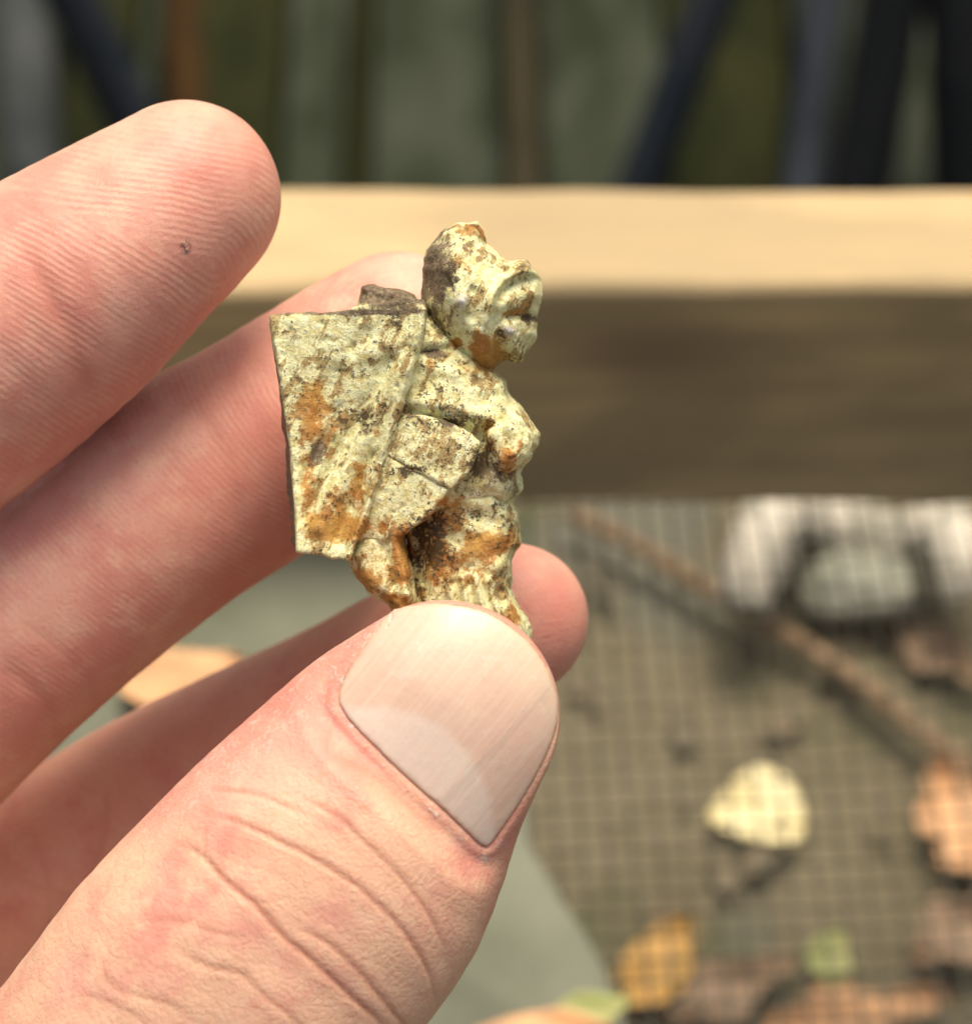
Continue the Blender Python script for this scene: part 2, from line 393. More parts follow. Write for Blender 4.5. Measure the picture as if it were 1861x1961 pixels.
def wire_mesh():
    V = []; Q = []
    def wire(p0, p1, r, ph, n=90):
        p0 = np.array(p0); p1 = np.array(p1); base = len(V); d = (p1 - p0) / np.linalg.norm(p1 - p0)
        s = np.array([-d[1], d[0], 0]); L = np.linalg.norm(p1 - p0); o1, o2 = rng.normal(size=2)
        for i in range(n + 1):
            t = i / n; c = p0 + (p1 - p0) * t
            sag = -0.003 * math.sin(c[0] * 18 + 1) - 0.002 * math.sin(c[1] * 22)
            c = c + s * (0.0005 * math.sin(c[0] * 45 + c[1] * 38) + 0.00014 * math.sin(t * L * 90 + o1)) + np.array([0, 0, sag + 0.0002 * math.cos(math.pi * t * L / 0.003175 + math.pi * ph)])
            for k in range(4):
                a = math.pi / 2 * k + 0.4; V.append(c + r * (math.cos(a) * s + math.sin(a) * np.array([0, 0, 1])))
        for i in range(n):
            for k in range(4):
                Q.append((base + i * 4 + k, base + i * 4 + (k + 1) % 4, base + (i + 1) * 4 + (k + 1) % 4, base + (i + 1) * 4 + k))
    ang = math.radians(3.8); Rm = np.array([[math.cos(ang), -math.sin(ang)], [math.sin(ang), math.cos(ang)]]); c0 = np.array([0.05, 0.21])
    def T(x, y): q = Rm @ np.array([x, y]) + c0; return (q[0], q[1], -0.0012)
    sp = 0.003175; m = 42
    for i in range(-m, m + 1): wire(T(i * sp, -0.13), T(i * sp, 0.062), 0.00024, i % 2, 70)
    for j in range(-40, 20): wire(T(-m * sp, j * sp), T(m * sp, j * sp), 0.00016, j % 2, 90)
    return mesh_from('wire_mesh', np.array(V), np.array(Q))
WIRE = mat_plain('dark_wire', (0.045, 0.043, 0.026), (0.07, 0.066, 0.044), 600, 0.6, 3, 0.0001, 0.2)
child('wire_mesh', wire_mesh(), WIRE, screen, 'stuff')

# grey-green plastic sheet lying on the left of the wire
def sheet():
    pts = [(-500, 985), (700, 985), (930, 1040), (1000, 1250), (1030, 1600), (1075, 1700), (1130, 1790), (1200, 1960), (1235, 2080), (-500, 2100)]
    wp = [(W(*p, 0.004).x, W(*p, 0.004).y) for p in pts]
    xs = np.linspace(min(p[0] for p in wp) - .005, max(p[0] for p in wp) + .005, 170); ys = np.linspace(min(p[1] for p in wp) - .005, 0.2503, 120)
    zs = np.linspace(-0.006, 0.014, 44)
    X, Y, Z = np.meshgrid(xs, ys, zs, indexing='ij')
    d = polysd(X[:, :, 0], Y[:, :, 0], wp)
    P = np.stack([X[:, :, 0].ravel(), Y[:, :, 0].ravel(), 0 * X[:, :, 0].ravel()], 1)
    d = d + 0.002 * fbm(P + 70, 40, 2).reshape(d.shape)
    h = (0.0055 + 0.0028 * fbm(P + 9, 34, 3)).reshape(d.shape) - 0.005 * sstep(-0.022, 0.0, d)
    F = np.maximum(d[:, :, None], np.abs(Z - h[:, :, None]) - 0.0007)
    V, Q = surfnets(F.astype(np.float32), xs, ys, zs)
    s = NT('tarp'); n = s.noise(40, 4)
    s.set(Base_Color=s.mix(s.ramp(n, 0.3, 0.7), (0.115, 0.125, 0.088), (0.18, 0.19, 0.14)), Roughness=0.65, Normal=s.bump(s.noise(180, 4), 0.001, 0.4))
    s.b.inputs['Specular IOR Level'].default_value = 0.2
    return link('plastic_sheet', mesh_from('sheet', V, Q), s.m, label='smooth grey-green plastic sheet under the fingers, left of the bare wire mesh', cat='sheet')
sheet()

# pale crumpled bag on the soil below the beam, right
def bag():
    path = spline([(1420, 1170), (1462, 1060), (1500, 1000), (1600, 985), (1700, 1000), (1790, 1030), (1825, 1110), (1815, 1170)], 6)
    pts = []; rad = []
    for i, (x, y) in enumerate(path):
        t = i / (len(path) - 1); p = W(x, y, GZ + 0.014); pts.append((p.x, p.y, p.z + 0.006 * math.sin(9 * t))); rad.append((44 + 24 * math.sin(math.pi * t) + 10 * math.sin(17 * t)) * depth_at(p) / FPX)
    me = tube_mesh('bag', pts, rad, 22, 0.11, 3)
    s = NT('pale_plastic'); s.set(Base_Color=s.mix(s.ramp(s.noise(110, 3), 0.40, 0.60), (0.62, 0.58, 0.48), (0.32, 0.31, 0.25)), Roughness=0.55)
    link('plastic_bag', me, s.m, label='crumpled pale plastic bag arched on the soil below the beam', cat='bag')
bag()
def stone():
    c = W(1650, 1125, GZ + 0.01); u = depth_at(c) / FPX
    n = 40; m = 24; U, Vv = np.meshgrid(np.linspace(0, 2 * np.pi, n, endpoint=False), np.linspace(-np.pi / 2, np.pi / 2, m), indexing='ij')
    D = np.stack([np.cos(Vv) * np.cos(U), np.cos(Vv) * np.sin(U), np.sin(Vv)], 2).reshape(-1, 3)
    P = D * (1 + 0.3 * fbm(D + 5, 1.6, 3))[:, None] * np.array([120 * u, 70 * u, 50 * u])
    I, J = np.meshgrid(np.arange(n), np.arange(m - 1), indexing='ij'); I = I.ravel(); J = J.ravel(); I2 = (I + 1) % n
    Q = np.stack([I * m + J, I2 * m + J, I2 * m + J + 1, I * m + J + 1], 1)
    link('stone', mesh_from('stone', P, Q), mat_plain('grey_stone', (0.20, 0.21, 0.165), (0.30, 0.30, 0.24), 120, 0.8), label='grey-green stone lying inside the curve of the pale bag', cat='stone', M=Matrix.Translation(c))
stone()

def stick(name, path, h, rpx, mat, label, cat='stick', seed=1):
    P = spline(path, 8); pts = []; rad = []
    for i, (x, y) in enumerate(P):
        t = i / (len(P) - 1); p = W(x, y, h); pts.append((p.x, p.y, p.z + 0.0006 * math.sin(14 * t))); rad.append(rpx * depth_at(p) / FPX * (0.8 + 0.35 * t) * (1 + 0.08 * math.sin(31 * t)))
    return link(name, tube_mesh(name, pts, rad, 16, 0.015, seed), mat, label=label, cat=cat)
BARK = mat_plain('dry_bark', (0.17, 0.112, 0.06), (0.25, 0.17, 0.10), 240, 0.85, 4, 0.0005)
stick('stick', [(1090, 985), (1250, 1065), (1420, 1165), (1610, 1285), (1800, 1425), (2050, 1600)], GZ + 0.006, 19, BARK, 'long brown stick lying diagonally behind the wire mesh')

# leaves: size in photo pixels at their own distance
def leaf(px, py, h, lpx, wpx, ang, mat, label, lobes=0, curl=0.15, seed=0, tip=0.85):
    c = W(px, py, h); u = depth_at(c) / FPX; length, width = lpx * u, wpx * u
    n = 26; V = []; r_ = np.random.default_rng(seed); jag = r_.normal(size=(2, n + 1)) * 0.05
    prof = []
    for i in range(n + 1):
        t = i / n; wd = math.sin(math.pi * t ** tip) ** 0.85 if 0 < t < 1 else 0.02
        if lobes: wd *= 0.5 + 0.5 * abs(math.cos(lobes * math.pi * t + 0.4))
        prof.append(max(wd, 0.03))
    m = 6; th = 0.00015
    for side in (1, -1):
        for i in range(n + 1):
            for k in range(-m, m + 1):
                q = k / m; x = (i / n - 0.5) * length; y = q * (prof[i] * (1 + jag[0 if k < 0 else 1, i] + 0.12 * math.sin(seed + (2 if k < 0 else 5) * i / n))) * width / 2
                z = curl * length * ((i / n - 0.5) ** 2 * 1.2) + curl * width * 0.8 * q * q + 0.02 * length * math.sin(9 * i / n + 4 * q + seed) + 0.012 * length * abs(q) ** 0.5 + side * th
                V.append((x, y, z))
    s = 2 * m + 1; N = (n + 1) * s; F = []
    for i in range(n):
        for k in range(s - 1):
            a = i * s + k; F.append((a, a + s, a + s + 1, a + 1)); F.append((N + a, N + a + 1, N + a + s + 1, N + a + s))
    for i in range(n):
        for k in (0, s - 1):
            a = i * s + k; q = (a, a + s, N + a + s, N + a); F.append(q if k else q[::-1])
    me = bpy.data.meshes.new('leaf'); me.from_pydata(V, [], F); me.update()
    for p in me.polygons: p.use_smooth = True
    link('leaf', me, mat, label=label, cat='leaf', group='fallen leaves', M=Matrix.Translation(c) @ Matrix.Rotation(ang, 4, 'Z'))
def leafmat(name, a, b):
    s = NT(name); n = s.noise(110, 5, 0.65); s.set(Base_Color=s.mix(s.ramp(n, 0.35, 0.65), a, b), Roughness=0.6, Normal=s.bump(s.noise(300, 3), 0.0006, 0.5)); return s.m
LY = leafmat('pale_yellow_leaf', (0.80, 0.72, 0.42), (0.66, 0.56, 0.27)); LO = leafmat('orange_leaf', (0.62, 0.35, 0.085), (0.42, 0.25, 0.06))
LT = leafmat('tan_leaf', (0.66, 0.37, 0.17), (0.45, 0.26, 0.13)); LG = leafmat('green_leaf', (0.24, 0.28, 0.08), (0.34, 0.33, 0.13)); LB = leafmat('brown_leaf', (0.22, 0.14, 0.08), (0.32, 0.22, 0.13))
G1 = GZ + 0.004
leaf(1442, 1562, G1, 190, 165, 3.35, LY, 'pale yellow leaf alone under the wire mesh', 0, 0.1, 1, 0.62)
leaf(1262, 1850, G1, 240, 135, 0.95, LO, 'golden orange leaf right of the thumb at the bottom', 0, 0.15, 2)
leaf(1850, 1590, G1, 300, 230, 1.9, LT, 'large peach-orange leaf at the right edge, the upper of two', 3, 0.12, 3)
leaf(1840, 1790, G1, 260, 170, 0.6, LB, 'dull brown-orange leaf at the right edge, the lower of two', 2, 0.15, 4)
leaf(1592, 1835, G1, 130, 90, 1.4, LG, 'small green leaf under the mesh below the pale yellow leaf', 0, 0.1, 5)
leaf(1130, 1940, 0.005, 170, 75, 0.3, LG, 'yellow-green leaf at the bottom edge left of the golden leaf', 0, 0.1, 6)
leaf(350, 1300, 0.0075, 250, 130, 0.3, LT, 'peach-coloured leaf seen between the middle and ring fingers', 0, 0.1, 7)
leaf(1640, 1950, G1, 380, 150, 0.2, LT, 'tan leaf under the mesh at the bottom edge', 2, 0.1, 8)
leaf(1770, 1240, G1, 300, 130, 2.4, LB, 'brown leaf under the mesh right of the stick', 2, 0.1, 9)
leaf(1035, 1990, 0.0065, 280, 110, 0.1, LT, 'pale tan leaf at the bottom edge beside the thumb', 0, 0.1, 10)
leaf(1400, 1900, G1, 300, 140, 0.5, LB, 'brown leaf lying between the golden leaf and the small green leaf', 2, 0.1, 11)
# loose litter under the wire, too scattered to count
def litter():
    V = []; F = []; r_ = np.random.default_rng(5)
    for i in range(70):
        x, y = r_.uniform(-0.06, 0.16), r_.uniform(0.14, 0.40); a = r_.uniform(0, 6.3); l = r_.uniform(0.004, 0.015); wd = l * r_.uniform(0.25, 0.6); z = GZ + r_.uniform(0.002, 0.005)
        b = len(V); c, s = math.cos(a), math.sin(a)
        for (u, v, q) in ((-1, 0, .2), (-.3, -1, 0), (.5, -.8, 0), (1, 0, .3), (.4, 1, .1), (-.4, .9, .1), (0, 0, -.2)):
            V.append((x + l / 2 * u * c - wd / 2 * v * s, y + l / 2 * u * s + wd / 2 * v * c, z + 0.5 * q * l * r_.uniform(.4, 1)))
        for k in range(6): F.append((b + 6, b + k, b + (k + 1) % 6))
    me = bpy.data.meshes.new('leaf_litter'); me.from_pydata(V, [], F); me.update()
    s = NT('litter'); n = s.noise(46, 3)
    c = s.mix(s.ramp(n, 0.4, 0.6), (0.18, 0.14, 0.088), (0.125, 0.11, 0.072)); c = s.mix(s.ramp(s.noise(70, 2), 0.58, 0.66), c, (0.20, 0.22, 0.10))
    s.set(Base_Color=c, Roughness=0.85)
    link('leaf_litter', me, s.m, label='brown crumbled leaf litter on the soil under the wire mesh', cat='litter', kind='stuff')
litter()

# dark bars and canes standing beyond the beam, down in the yard
def bar(name, pa, pb, ha, hb, rpx, mat, label, cat):
    a, b = W(*pa, LOW + ha), W(*pb, LOW + hb)
    return link(name, tube_mesh(name, [a.lerp(b, t / 8) for t in range(-1, 17)], [rpx * depth_at(a.lerp(b, 0.5)) / FPX] * 18, 16, 0.01), mat, label=label, cat=cat)
NAVY = mat_plain('navy_metal', (0.010, 0.015, 0.023), (0.02, 0.025, 0.034), 20, 0.7); BLACK = mat_plain('black_plastic', (0.004, 0.006, 0.008), (0.009, 0.011, 0.014), 20, 0.8)
RUST = mat_plain('rusty_cane', (0.085, 0.045, 0.016), (0.05, 0.03, 0.013), 40, 0.9)
DULL = mat_plain('dull_cane', (0.042, 0.036, 0.019), (0.03, 0.026, 0.015), 40, 0.9)
SLATE = mat_plain('slate_plastic', (0.055, 0.065, 0.065), (0.09, 0.10, 0.098), 20, 0.8)
for m_ in (NAVY, BLACK, RUST, DULL, SLATE): m_.node_tree.nodes['Principled BSDF'].inputs['Specular IOR Level'].default_value = 0.15
bar('metal_bar', (300, 320), (110, -60), 0.05, 0.12, 52, NAVY, 'dark navy bar leaning left behind the index fingertip', 'bar')
bar('metal_bar', (1215, 380), (1385, -60), 0.05, 0.12, 46, NAVY, 'dark navy bar leaning right behind the beam, right of centre', 'bar')
bar('metal_bar', (1640, 390), (1720, -60), 0.05, 0.12, 62, BLACK, 'black bar behind the beam near the right edge', 'bar')
bar('metal_bar', (1860, 400), (1850, -60), 0.05, 0.12, 78, BLACK, 'thick black upright at the right edge behind the beam', 'bar')
bar('plastic_pipe', (1530, 400), (1585, -60), 0.045, 0.06, 42, NAVY, 'dull navy pipe behind the beam, left of the black bars', 'pipe')
bar('plastic_pipe', (70, 330), (30, -60), 0.045, 0.08, 55, SLATE, 'pale slate-grey pipe in the upper left corner', 'pipe')
bar('cane', (362, 230), (345, -60), 0.05, 0.09, 36, RUST, 'rusty brown cane above the index fingertip', 'cane')
bar('cane', (1002, 380), (988, -60), 0.045, 0.06, 27, DULL, 'dull brown cane behind the beam above the figurine', 'cane')

# ================================================================== hand
# rows: pixel x, pixel y, depth (mm), radius (pixels)
FING = {
 'index':  (1.0, [(352, 378, -5.5, 186), (250, 452, -5, 208), (130, 548, -5, 236), (-60, 690, -6.5, 262), (-300, 880, -11, 272), (-620, 1180, -24, 290), (-850, 1500, -34, 330)]),
 'middle': (0.95, [(765, 668, -16.5, 184), (640, 752, -16, 198), (480, 868, -15.5, 215), (262, 1000, -15, 228), (0, 1222, -15.5, 228), (-230, 1430, -20, 245), (-560, 1640, -32, 300), (-820, 1800, -38, 340)]),
 'ring':   (0.95, [(978, 1186, -14.5, 148), (860, 1248, -19, 158), (600, 1385, -27, 170), (300, 1545, -33, 182), (0, 1735, -37, 196), (-250, 1900, -40, 250), (-620, 2020, -44, 320)]),
 'palm':   (0.8, [(-20, 1900, -42, 250), (-420, 2050, -46, 470), (-800, 1900, -40, 520), (-1150, 2350, -42, 560), (-1500, 2900, -46, 560), (-1900, 3500, -48, 540)]),
 'thumb':  (0.80, [(852, 1372, 8.6, 222), (800, 1432, 8.8, 246), (738, 1510, 9.2, 276), (630, 1672, 9.4, 322), (520, 1800, 9.4, 336), (420, 1925, 9, 350), (200, 2230, 5, 380), (-150, 2550, -8, 470), (-800, 2600, -30, 560)]),
}
SEG = {}
for f, (q, rows) in FING.items():
    R = spline(rows, 4); S = []
    for (px, py, z, r) in R: S.append((*mm(px, py, z), rmm(r, z)))
    SEG[f] = (q, np.array(S))
def finger_field(f, X, Y, Z, out=None):
    """anisotropic swept-sphere field; arrays broadcastable"""
    q, S = SEG[f]; d = out
    for i in range(len(S) - 1):
        a, b = S[i], S[i + 1]; e = (b - a)[:3] * np.array([1, 1, 1 / q]); L2 = e @ e
        dx, dy, dz = X - a[0], Y - a[1], (Z - a[2]) / q
        t = np.clip((dx * e[0] + dy * e[1] + dz * e[2]) / L2, 0, 1)
        v = np.sqrt((dx - t * e[0]) ** 2 + (dy - t * e[1]) ** 2 + (dz - t * e[2]) ** 2) - (a[3] + (b[3] - a[3]) * t)
        d = v if d is None else np.minimum(d, v)
    return d
def build_hand():
    h = 0.36
    def axis(lo, f0, f1, hi, c=2.2):
        return np.concatenate([np.arange(lo, f0, c), np.arange(f0, f1, h), np.arange(f1, hi, c)]).astype(np.float32)
    xs = axis(-112, -35, 8.6, 12); ys = axis(-110, -37, 29.5, 33); zs = axis(-80, -45, 18.6, 24)
    F = np.full((len(xs), len(ys), len(zs)), 9.0, np.float32)
    for f in FING:
        q, S = SEG[f]; G = np.full_like(F, 9.0)
        for i in range(len(S) - 1):
            a, b = S[i], S[i + 1]; m = max(a[3], b[3]) + 2.5
            lo = np.minimum(a[:3], b[:3]) - m; hi = np.maximum(a[:3], b[:3]) + m
            sl = [slice(np.searchsorted(A, lo[k]), np.searchsorted(A, hi[k])) for k, A in enumerate((xs, ys, zs))]
            if any(s.stop <= s.start for s in sl): continue
            X = xs[sl[0]][:, None, None]; Y = ys[sl[1]][None, :, None]; Z = zs[sl[2]][None, None, :]
            e = ((b - a)[:3] * np.array([1, 1, 1 / q])).astype(np.float32); L2 = float(e @ e)
            dx, dy, dz = X - np.float32(a[0]), Y - np.float32(a[1]), (Z - np.float32(a[2])) / np.float32(q)
            t = np.clip((dx * e[0] + dy * e[1] + dz * e[2]) / L2, 0, 1)
            v = np.sqrt((dx - t * e[0]) ** 2 + (dy - t * e[1]) ** 2 + (dz - t * e[2]) ** 2) - (a[3] + (b[3] - a[3]) * t)
            sub = tuple(sl); G[sub] = np.minimum(G[sub], v)
        F = smin(F, G, 0.5 if f in ('middle', 'ring') else (4.0 if f == 'palm' else 0.35)).astype(np.float32)
    V, Q = surfnets(F, xs, ys, zs)
    return subdivided(mesh_from('hand', V, Q), 1)
hand_me = build_hand()
V = verts(hand_me); N = normals(hand_me)
PX, PY = topx(V)
D = np.stack([finger_field(f, V[:, 0], V[:, 1], V[:, 2]) for f in FING], 1)
fid = np.argmin(D, 1); names = list(FING); isf = {f: fid == i for i, f in enumerate(names)}
front = N[:, 2] > 0.0
nv = len(V)
disp = np.zeros(nv); crease = np.zeros(nv); red = np.zeros(nv); dry = np.zeros(nv); spot = np.zeros(nv); phase = np.zeros(nv); ridge = np.zeros(nv)

# ---- soft lumps so the fingers are not clean sweeps
disp += 0.24 * fbm(V, 0.11, 2) + 0.03 * fbm(V + 40, 0.5, 2)
def cr(pts, width, depth, mask, bulge=0.5, col=1.0, redw=0.0):
    global disp, crease, red
    P = spline(pts, 5) if len(pts) > 2 else np.array(pts, float)
    m = np.nonzero(mask & (PX > P[:, 0].min() - 80) & (PX < P[:, 0].max() + 80) & (PY > P[:, 1].min() - 80) & (PY < P[:, 1].max() + 80))[0]
    if not len(m): return
    x = PX[m] + 3.0 * fbm(V[m] + 7, 0.6, 2); y = PY[m] + 3.0 * fbm(V[m] + 70, 0.6, 2)
    d = segdist(x, y, [tuple(p) for p in P]) / (width * (0.68 if width < 12 else 1.0))
    # fade towards the ends
    e = np.minimum(np.hypot(PX[m] - P[0, 0], PY[m] - P[0, 1]), np.hypot(PX[m] - P[-1, 0], PY[m] - P[-1, 1]))
    L = np.sum(np.hypot(*np.diff(P, axis=0).T)); fade = sstep(0, 0.22 * L, e + 0.03 * L)
    g = np.exp(-d * d); disp[m] += 0.38 * fade * (-depth * g + 0.4 * bulge * depth * (np.exp(-((d - 3.4) / 2.2) ** 2)))
    crease[m] = np.maximum(crease[m], col * fade * np.exp(-(d * 1.0) ** 2))
    if redw: red[m] = np.maximum(red[m], redw * fade * np.exp(-(d / 4.0) ** 2))
TH = isf['thumb'] & front
cr([(322, 1610), (360, 1622), (392, 1642), (430, 1685), (494, 1738), (537, 1787), (591, 1835), (645, 1884), (698, 1932), (760, 1990)], 8, .42, TH, .5, .9, .3)
cr([(376, 1556), (446, 1572), (510, 1599), (596, 1642), (672, 1690), (742, 1749), (790, 1808), (822, 1867), (838, 1937)], 7, .30, TH, .5, .8, .2)
cr([(570, 1524), (634, 1556), (698, 1610), (752, 1663), (795, 1717), (833, 1776), (856, 1840)], 7, .22, TH, .5, .7, .1)
cr([(398, 1513), (473, 1518), (537, 1540), (585, 1562)], 7, .18, TH, .4, .6)
cr([(564, 1771), (629, 1808), (688, 1862), (741, 1926), (800, 1985)], 7, .26, TH, .5, .7, .2)
cr([(623, 1448), (670, 1462), (725, 1491), (779, 1540), (822, 1577), (870, 1606)], 10, .16, TH, .5, .45, .5)
cr([(322, 1808), (387, 1846), (462, 1867), (510, 1910), (559, 1948), (600, 2000)], 8, .20, TH, .4, .55)
cr([(188, 1819), (204, 1878), (252, 1905), (322, 1924), (380, 1960)], 8, .16, TH, .4, .4)
cr([(467, 1722), (505, 1728), (548, 1722)], 6, .12, TH, .4, .4)
cr([(395, 1577), (393, 1605), (396, 1640)], 6, .12, TH, .4, .4)
cr([(640, 1372), (631, 1405), (624, 1450)], 5, .10, TH, .3, .4)
cr([(270, 1765), (330, 1762), (400, 1785), (470, 1800)], 8, .12, TH, .4, .3)
cr([(150, 1900), (230, 1930), (300, 1975)], 8, .12, TH, .4, .3)
IX = isf['index'] & front; MD = isf['middle'] & front; RG = (isf['ring'] | isf['palm']) & front
cr([(30, 440), (52, 480), (92, 560), (130, 640), (165, 735), (180, 800)], 20, .30, IX, .35, .25, .75)
cr([(352, 770), (400, 815), (432, 880), (452, 960), (470, 1060)], 16, .16, MD, .3, .15, .3)
cr([(-10, 1270), (40, 1300), (90, 1350), (130, 1420)], 16, .25, MD, .3, .2, .5)
cr([(20, 1180), (110, 1240), (170, 1310), (210, 1370)], 12, .12, MD, .3, .1, .3)
cr([(200, 1500), (205, 1560), (190, 1640), (160, 1700)], 10, .15, RG, .3, .25, .2)
cr([(20, 1680), (70, 1700), (130, 1715), (170, 1735)], 8, .12, RG, .3, .2)
cr([(60, 1590), (80, 1650), (95, 1720), (90, 1800)], 9, .12, RG, .3, .2)
# swollen pads
def pad(x, y, r, a, mask):
    global disp
    disp += np.where(mask, a * np.exp(-((PX - x) ** 2 + (PY - y) ** 2) / r ** 2), 0)
pad(330, 470, 130, .5, IX); pad(250, 1080, 170, .4, MD); pad(480, 1590, 110, .35, TH); pad(440, 1760, 90, .3, TH)
# redness
def redden(x, y, rx, ry, a, mask):
    global red
    red = np.maximum(red, np.where(mask, a * np.exp(-((PX - x) / rx) ** 2 - ((PY - y) / ry) ** 2), 0))
redden(430, 330, 130, 120, .55, IX); redden(360, 520, 190, 120, .5, IX); redden(150, 800, 160, 120, .6, IX)
redden(520, 850, 160, 260, .75, MD); redden(480, 1060, 160, 120, .8, MD); redden(150, 1330, 220, 90, .6, MD); redden(100, 1000, 130, 90, .35, MD)
redden(1070, 1180, 120, 180, .7, RG); redden(690, 1470, 90, 50, .6, TH); redden(560, 1360, 90, 90, .55, TH); redden(460, 1620, 60, 40, .5, TH); redden(990, 1650, 60, 150, .7, TH); redden(330, 1560, 90, 90, .35, TH)
redden(300, 1400, 400, 180, .45, RG)
# dry skin left of the nail and along the thumb's left side
lft = segdist(PX, PY, [(735, 1168), (700, 1225), (655, 1300), (642, 1350)])
dry = np.where(TH, np.exp(-(lft / 22) ** 2) + 0.45 * np.exp(-(segdist(PX, PY, [(640, 1240), (520, 1340), (400, 1450), (300, 1560)]) / 75) ** 2), 0)
dry += np.where(TH, 0.7 * np.exp(-(segdist(PX, PY, [(1072, 1430), (1020, 1560), (940, 1640)]) / 8) ** 2), 0)
dry += np.where(TH, 0.9 * np.exp(-(segdist(PX, PY, [(645, 1360), (775, 1502), (930, 1648)]) / 8) ** 2), 0)
spot = np.where(IX, np.exp(-(((PX - 352) / 10) ** 2 + ((PY - 472) / 14) ** 2) ** 2), 0) + np.where(MD, .6 * np.exp(-((PX - 186) ** 2 + (PY - 1010) ** 2) / 16), 0)
knuckle = np.where(isf['thumb'], sstep(1440, 1560, PY + 0.25 * (PX - 600)), 0) + np.where(isf['ring'] | isf['palm'], 0.5 * (PX < 500), 0)
# friction ridges: phase is the distance to a drop-shaped loop core
def drop(x, y, a, ra, b, rb):
    ex, ey = b[0] - a[0], b[1] - a[1]; t = np.clip(((x - a[0]) * ex + (y - a[1]) * ey) / (ex * ex + ey * ey), 0, 1)
    return np.sqrt((x - a[0] - t * ex) ** 2 + (y - a[1] - t * ey) ** 2 + 144) - (ra + (rb - ra) * t)
wx = PX + 9 * fbm(V + 3, 0.22, 2); wy = PY + 9 * fbm(V + 33, 0.22, 2)
pi_ = drop(wx, wy, (-250, 262), 0, (405, 512), 125) * 2 * math.pi / 13.0
pm_ = np.hypot(wx - 800, 1.25 * (wy - 640)) * 2 * math.pi / 13.5
pr_ = (wy + 0.08 * wx + 0.0005 * (wx - 1000) ** 2) * 2 * math.pi / 12.5
phase = np.where(isf['index'], pi_, np.where(isf['middle'], pm_, pr_))
ridge = np.where(front & isf['index'], sstep(0.12, 0.45, N[:, 2]), 0) + np.where(front & isf['middle'], 0.65 * sstep(0.1, 0.5, N[:, 2]), 0) + np.where(isf['ring'] & front & (PX > 900), .25, 0)

# ---- nail bed of the thumb
NAILP = [(752, 1166), (722, 1197), (692, 1245), (665, 1287), (650, 1322), (650, 1350), (680, 1392), (724, 1436), (782, 1492), (850, 1552), (902, 1602), (924, 1621), (940, 1618), (952, 1600), (986, 1552), (1024, 1490), (1056, 1424), (1070, 1362), (1058, 1304), (1026, 1246), (985, 1206), (930, 1172), (862, 1157), (800, 1157)]
NAILP = [tuple(p) for p in spline(NAILP + NAILP[:1], 3)[:-1]]
ux, uy = 0.775, 0.632                                   # across the nail (pixels)
def nail_uv(x, y):
    dx, dy = x - 858, y - 1386; return dx * ux + dy * uy, dx * uy - dy * ux
def nail_z(x, y):
    u, v = nail_uv(x, y)
    wd = 262 - 0.10 * v
    z = 8.9 + 6.3 * np.sqrt(np.clip(1 - (np.abs(u) / wd) ** 2.3, 0.02, 1))
    z = z - 1.9 * np.clip(v / 230, 0, 2) ** 2 - 0.5 * np.clip(-v / 260, 0, 2) ** 2
    z = z + 0.03 * np.exp(-((u - 88 - 0.06 * v) / 14) ** 2) - 0.022 * np.exp(-((u - 106 - 0.06 * v) / 8) ** 2)
    return z
Vn = V + N * disp[:, None]
PX2, PY2 = topx(Vn)
near = np.nonzero(isf['thumb'] & (N[:, 2] > -0.1) & (PX2 > 560) & (PX2 < 1130) & (PY2 > 1090) & (PY2 < 1720))[0]
sdn = polysd(PX2[near], PY2[near], NAILP) / 29.5          # mm
zn = nail_z(PX2[near], PY2[near]); z0 = Vn[near, 2]
_, vv = nail_uv(PX2[near], PY2[near])
lip = 0.30 * np.exp(-((sdn - 0.45) / 0.38) ** 2) * (0.25 + 0.75 * sstep(200, 120, vv))
out = sstep(3.2, 0.0, sdn); inside = sstep(0.12, -0.18, sdn)
zt = z0 * (1 - out) + (zn + lip) * out
zt = zt * (1 - inside) + (zn - 0.12) * inside
ok = sstep(-0.05, 0.25, N[near, 2]); newz = z0 * (1 - ok) + zt * ok
# keep pixel position while moving in depth
kk = (200 - newz) / (200 - z0)
Vn[near, 0] *= kk; Vn[near, 1] *= kk; Vn[near, 2] = newz
red[near] = np.maximum(red[near], 0.55 * np.exp(-((sdn - .3) / .35) ** 2) * (sdn > 0))
setverts(hand_me, Vn * 0.001)
for nme, val in (('crease', crease), ('red', np.clip(red, 0, 1)), ('dry', np.clip(dry, 0, 1)), ('spot', np.clip(spot, 0, 1)), ('phase', phase), ('ridge', ridge), ('knuckle', knuckle)): attr(hand_me, nme, val)
hand = link('hand', hand_me, SKIN, label='bare left hand holding up the figurine between thumb and fingers', cat='hand', M=SUBJ)

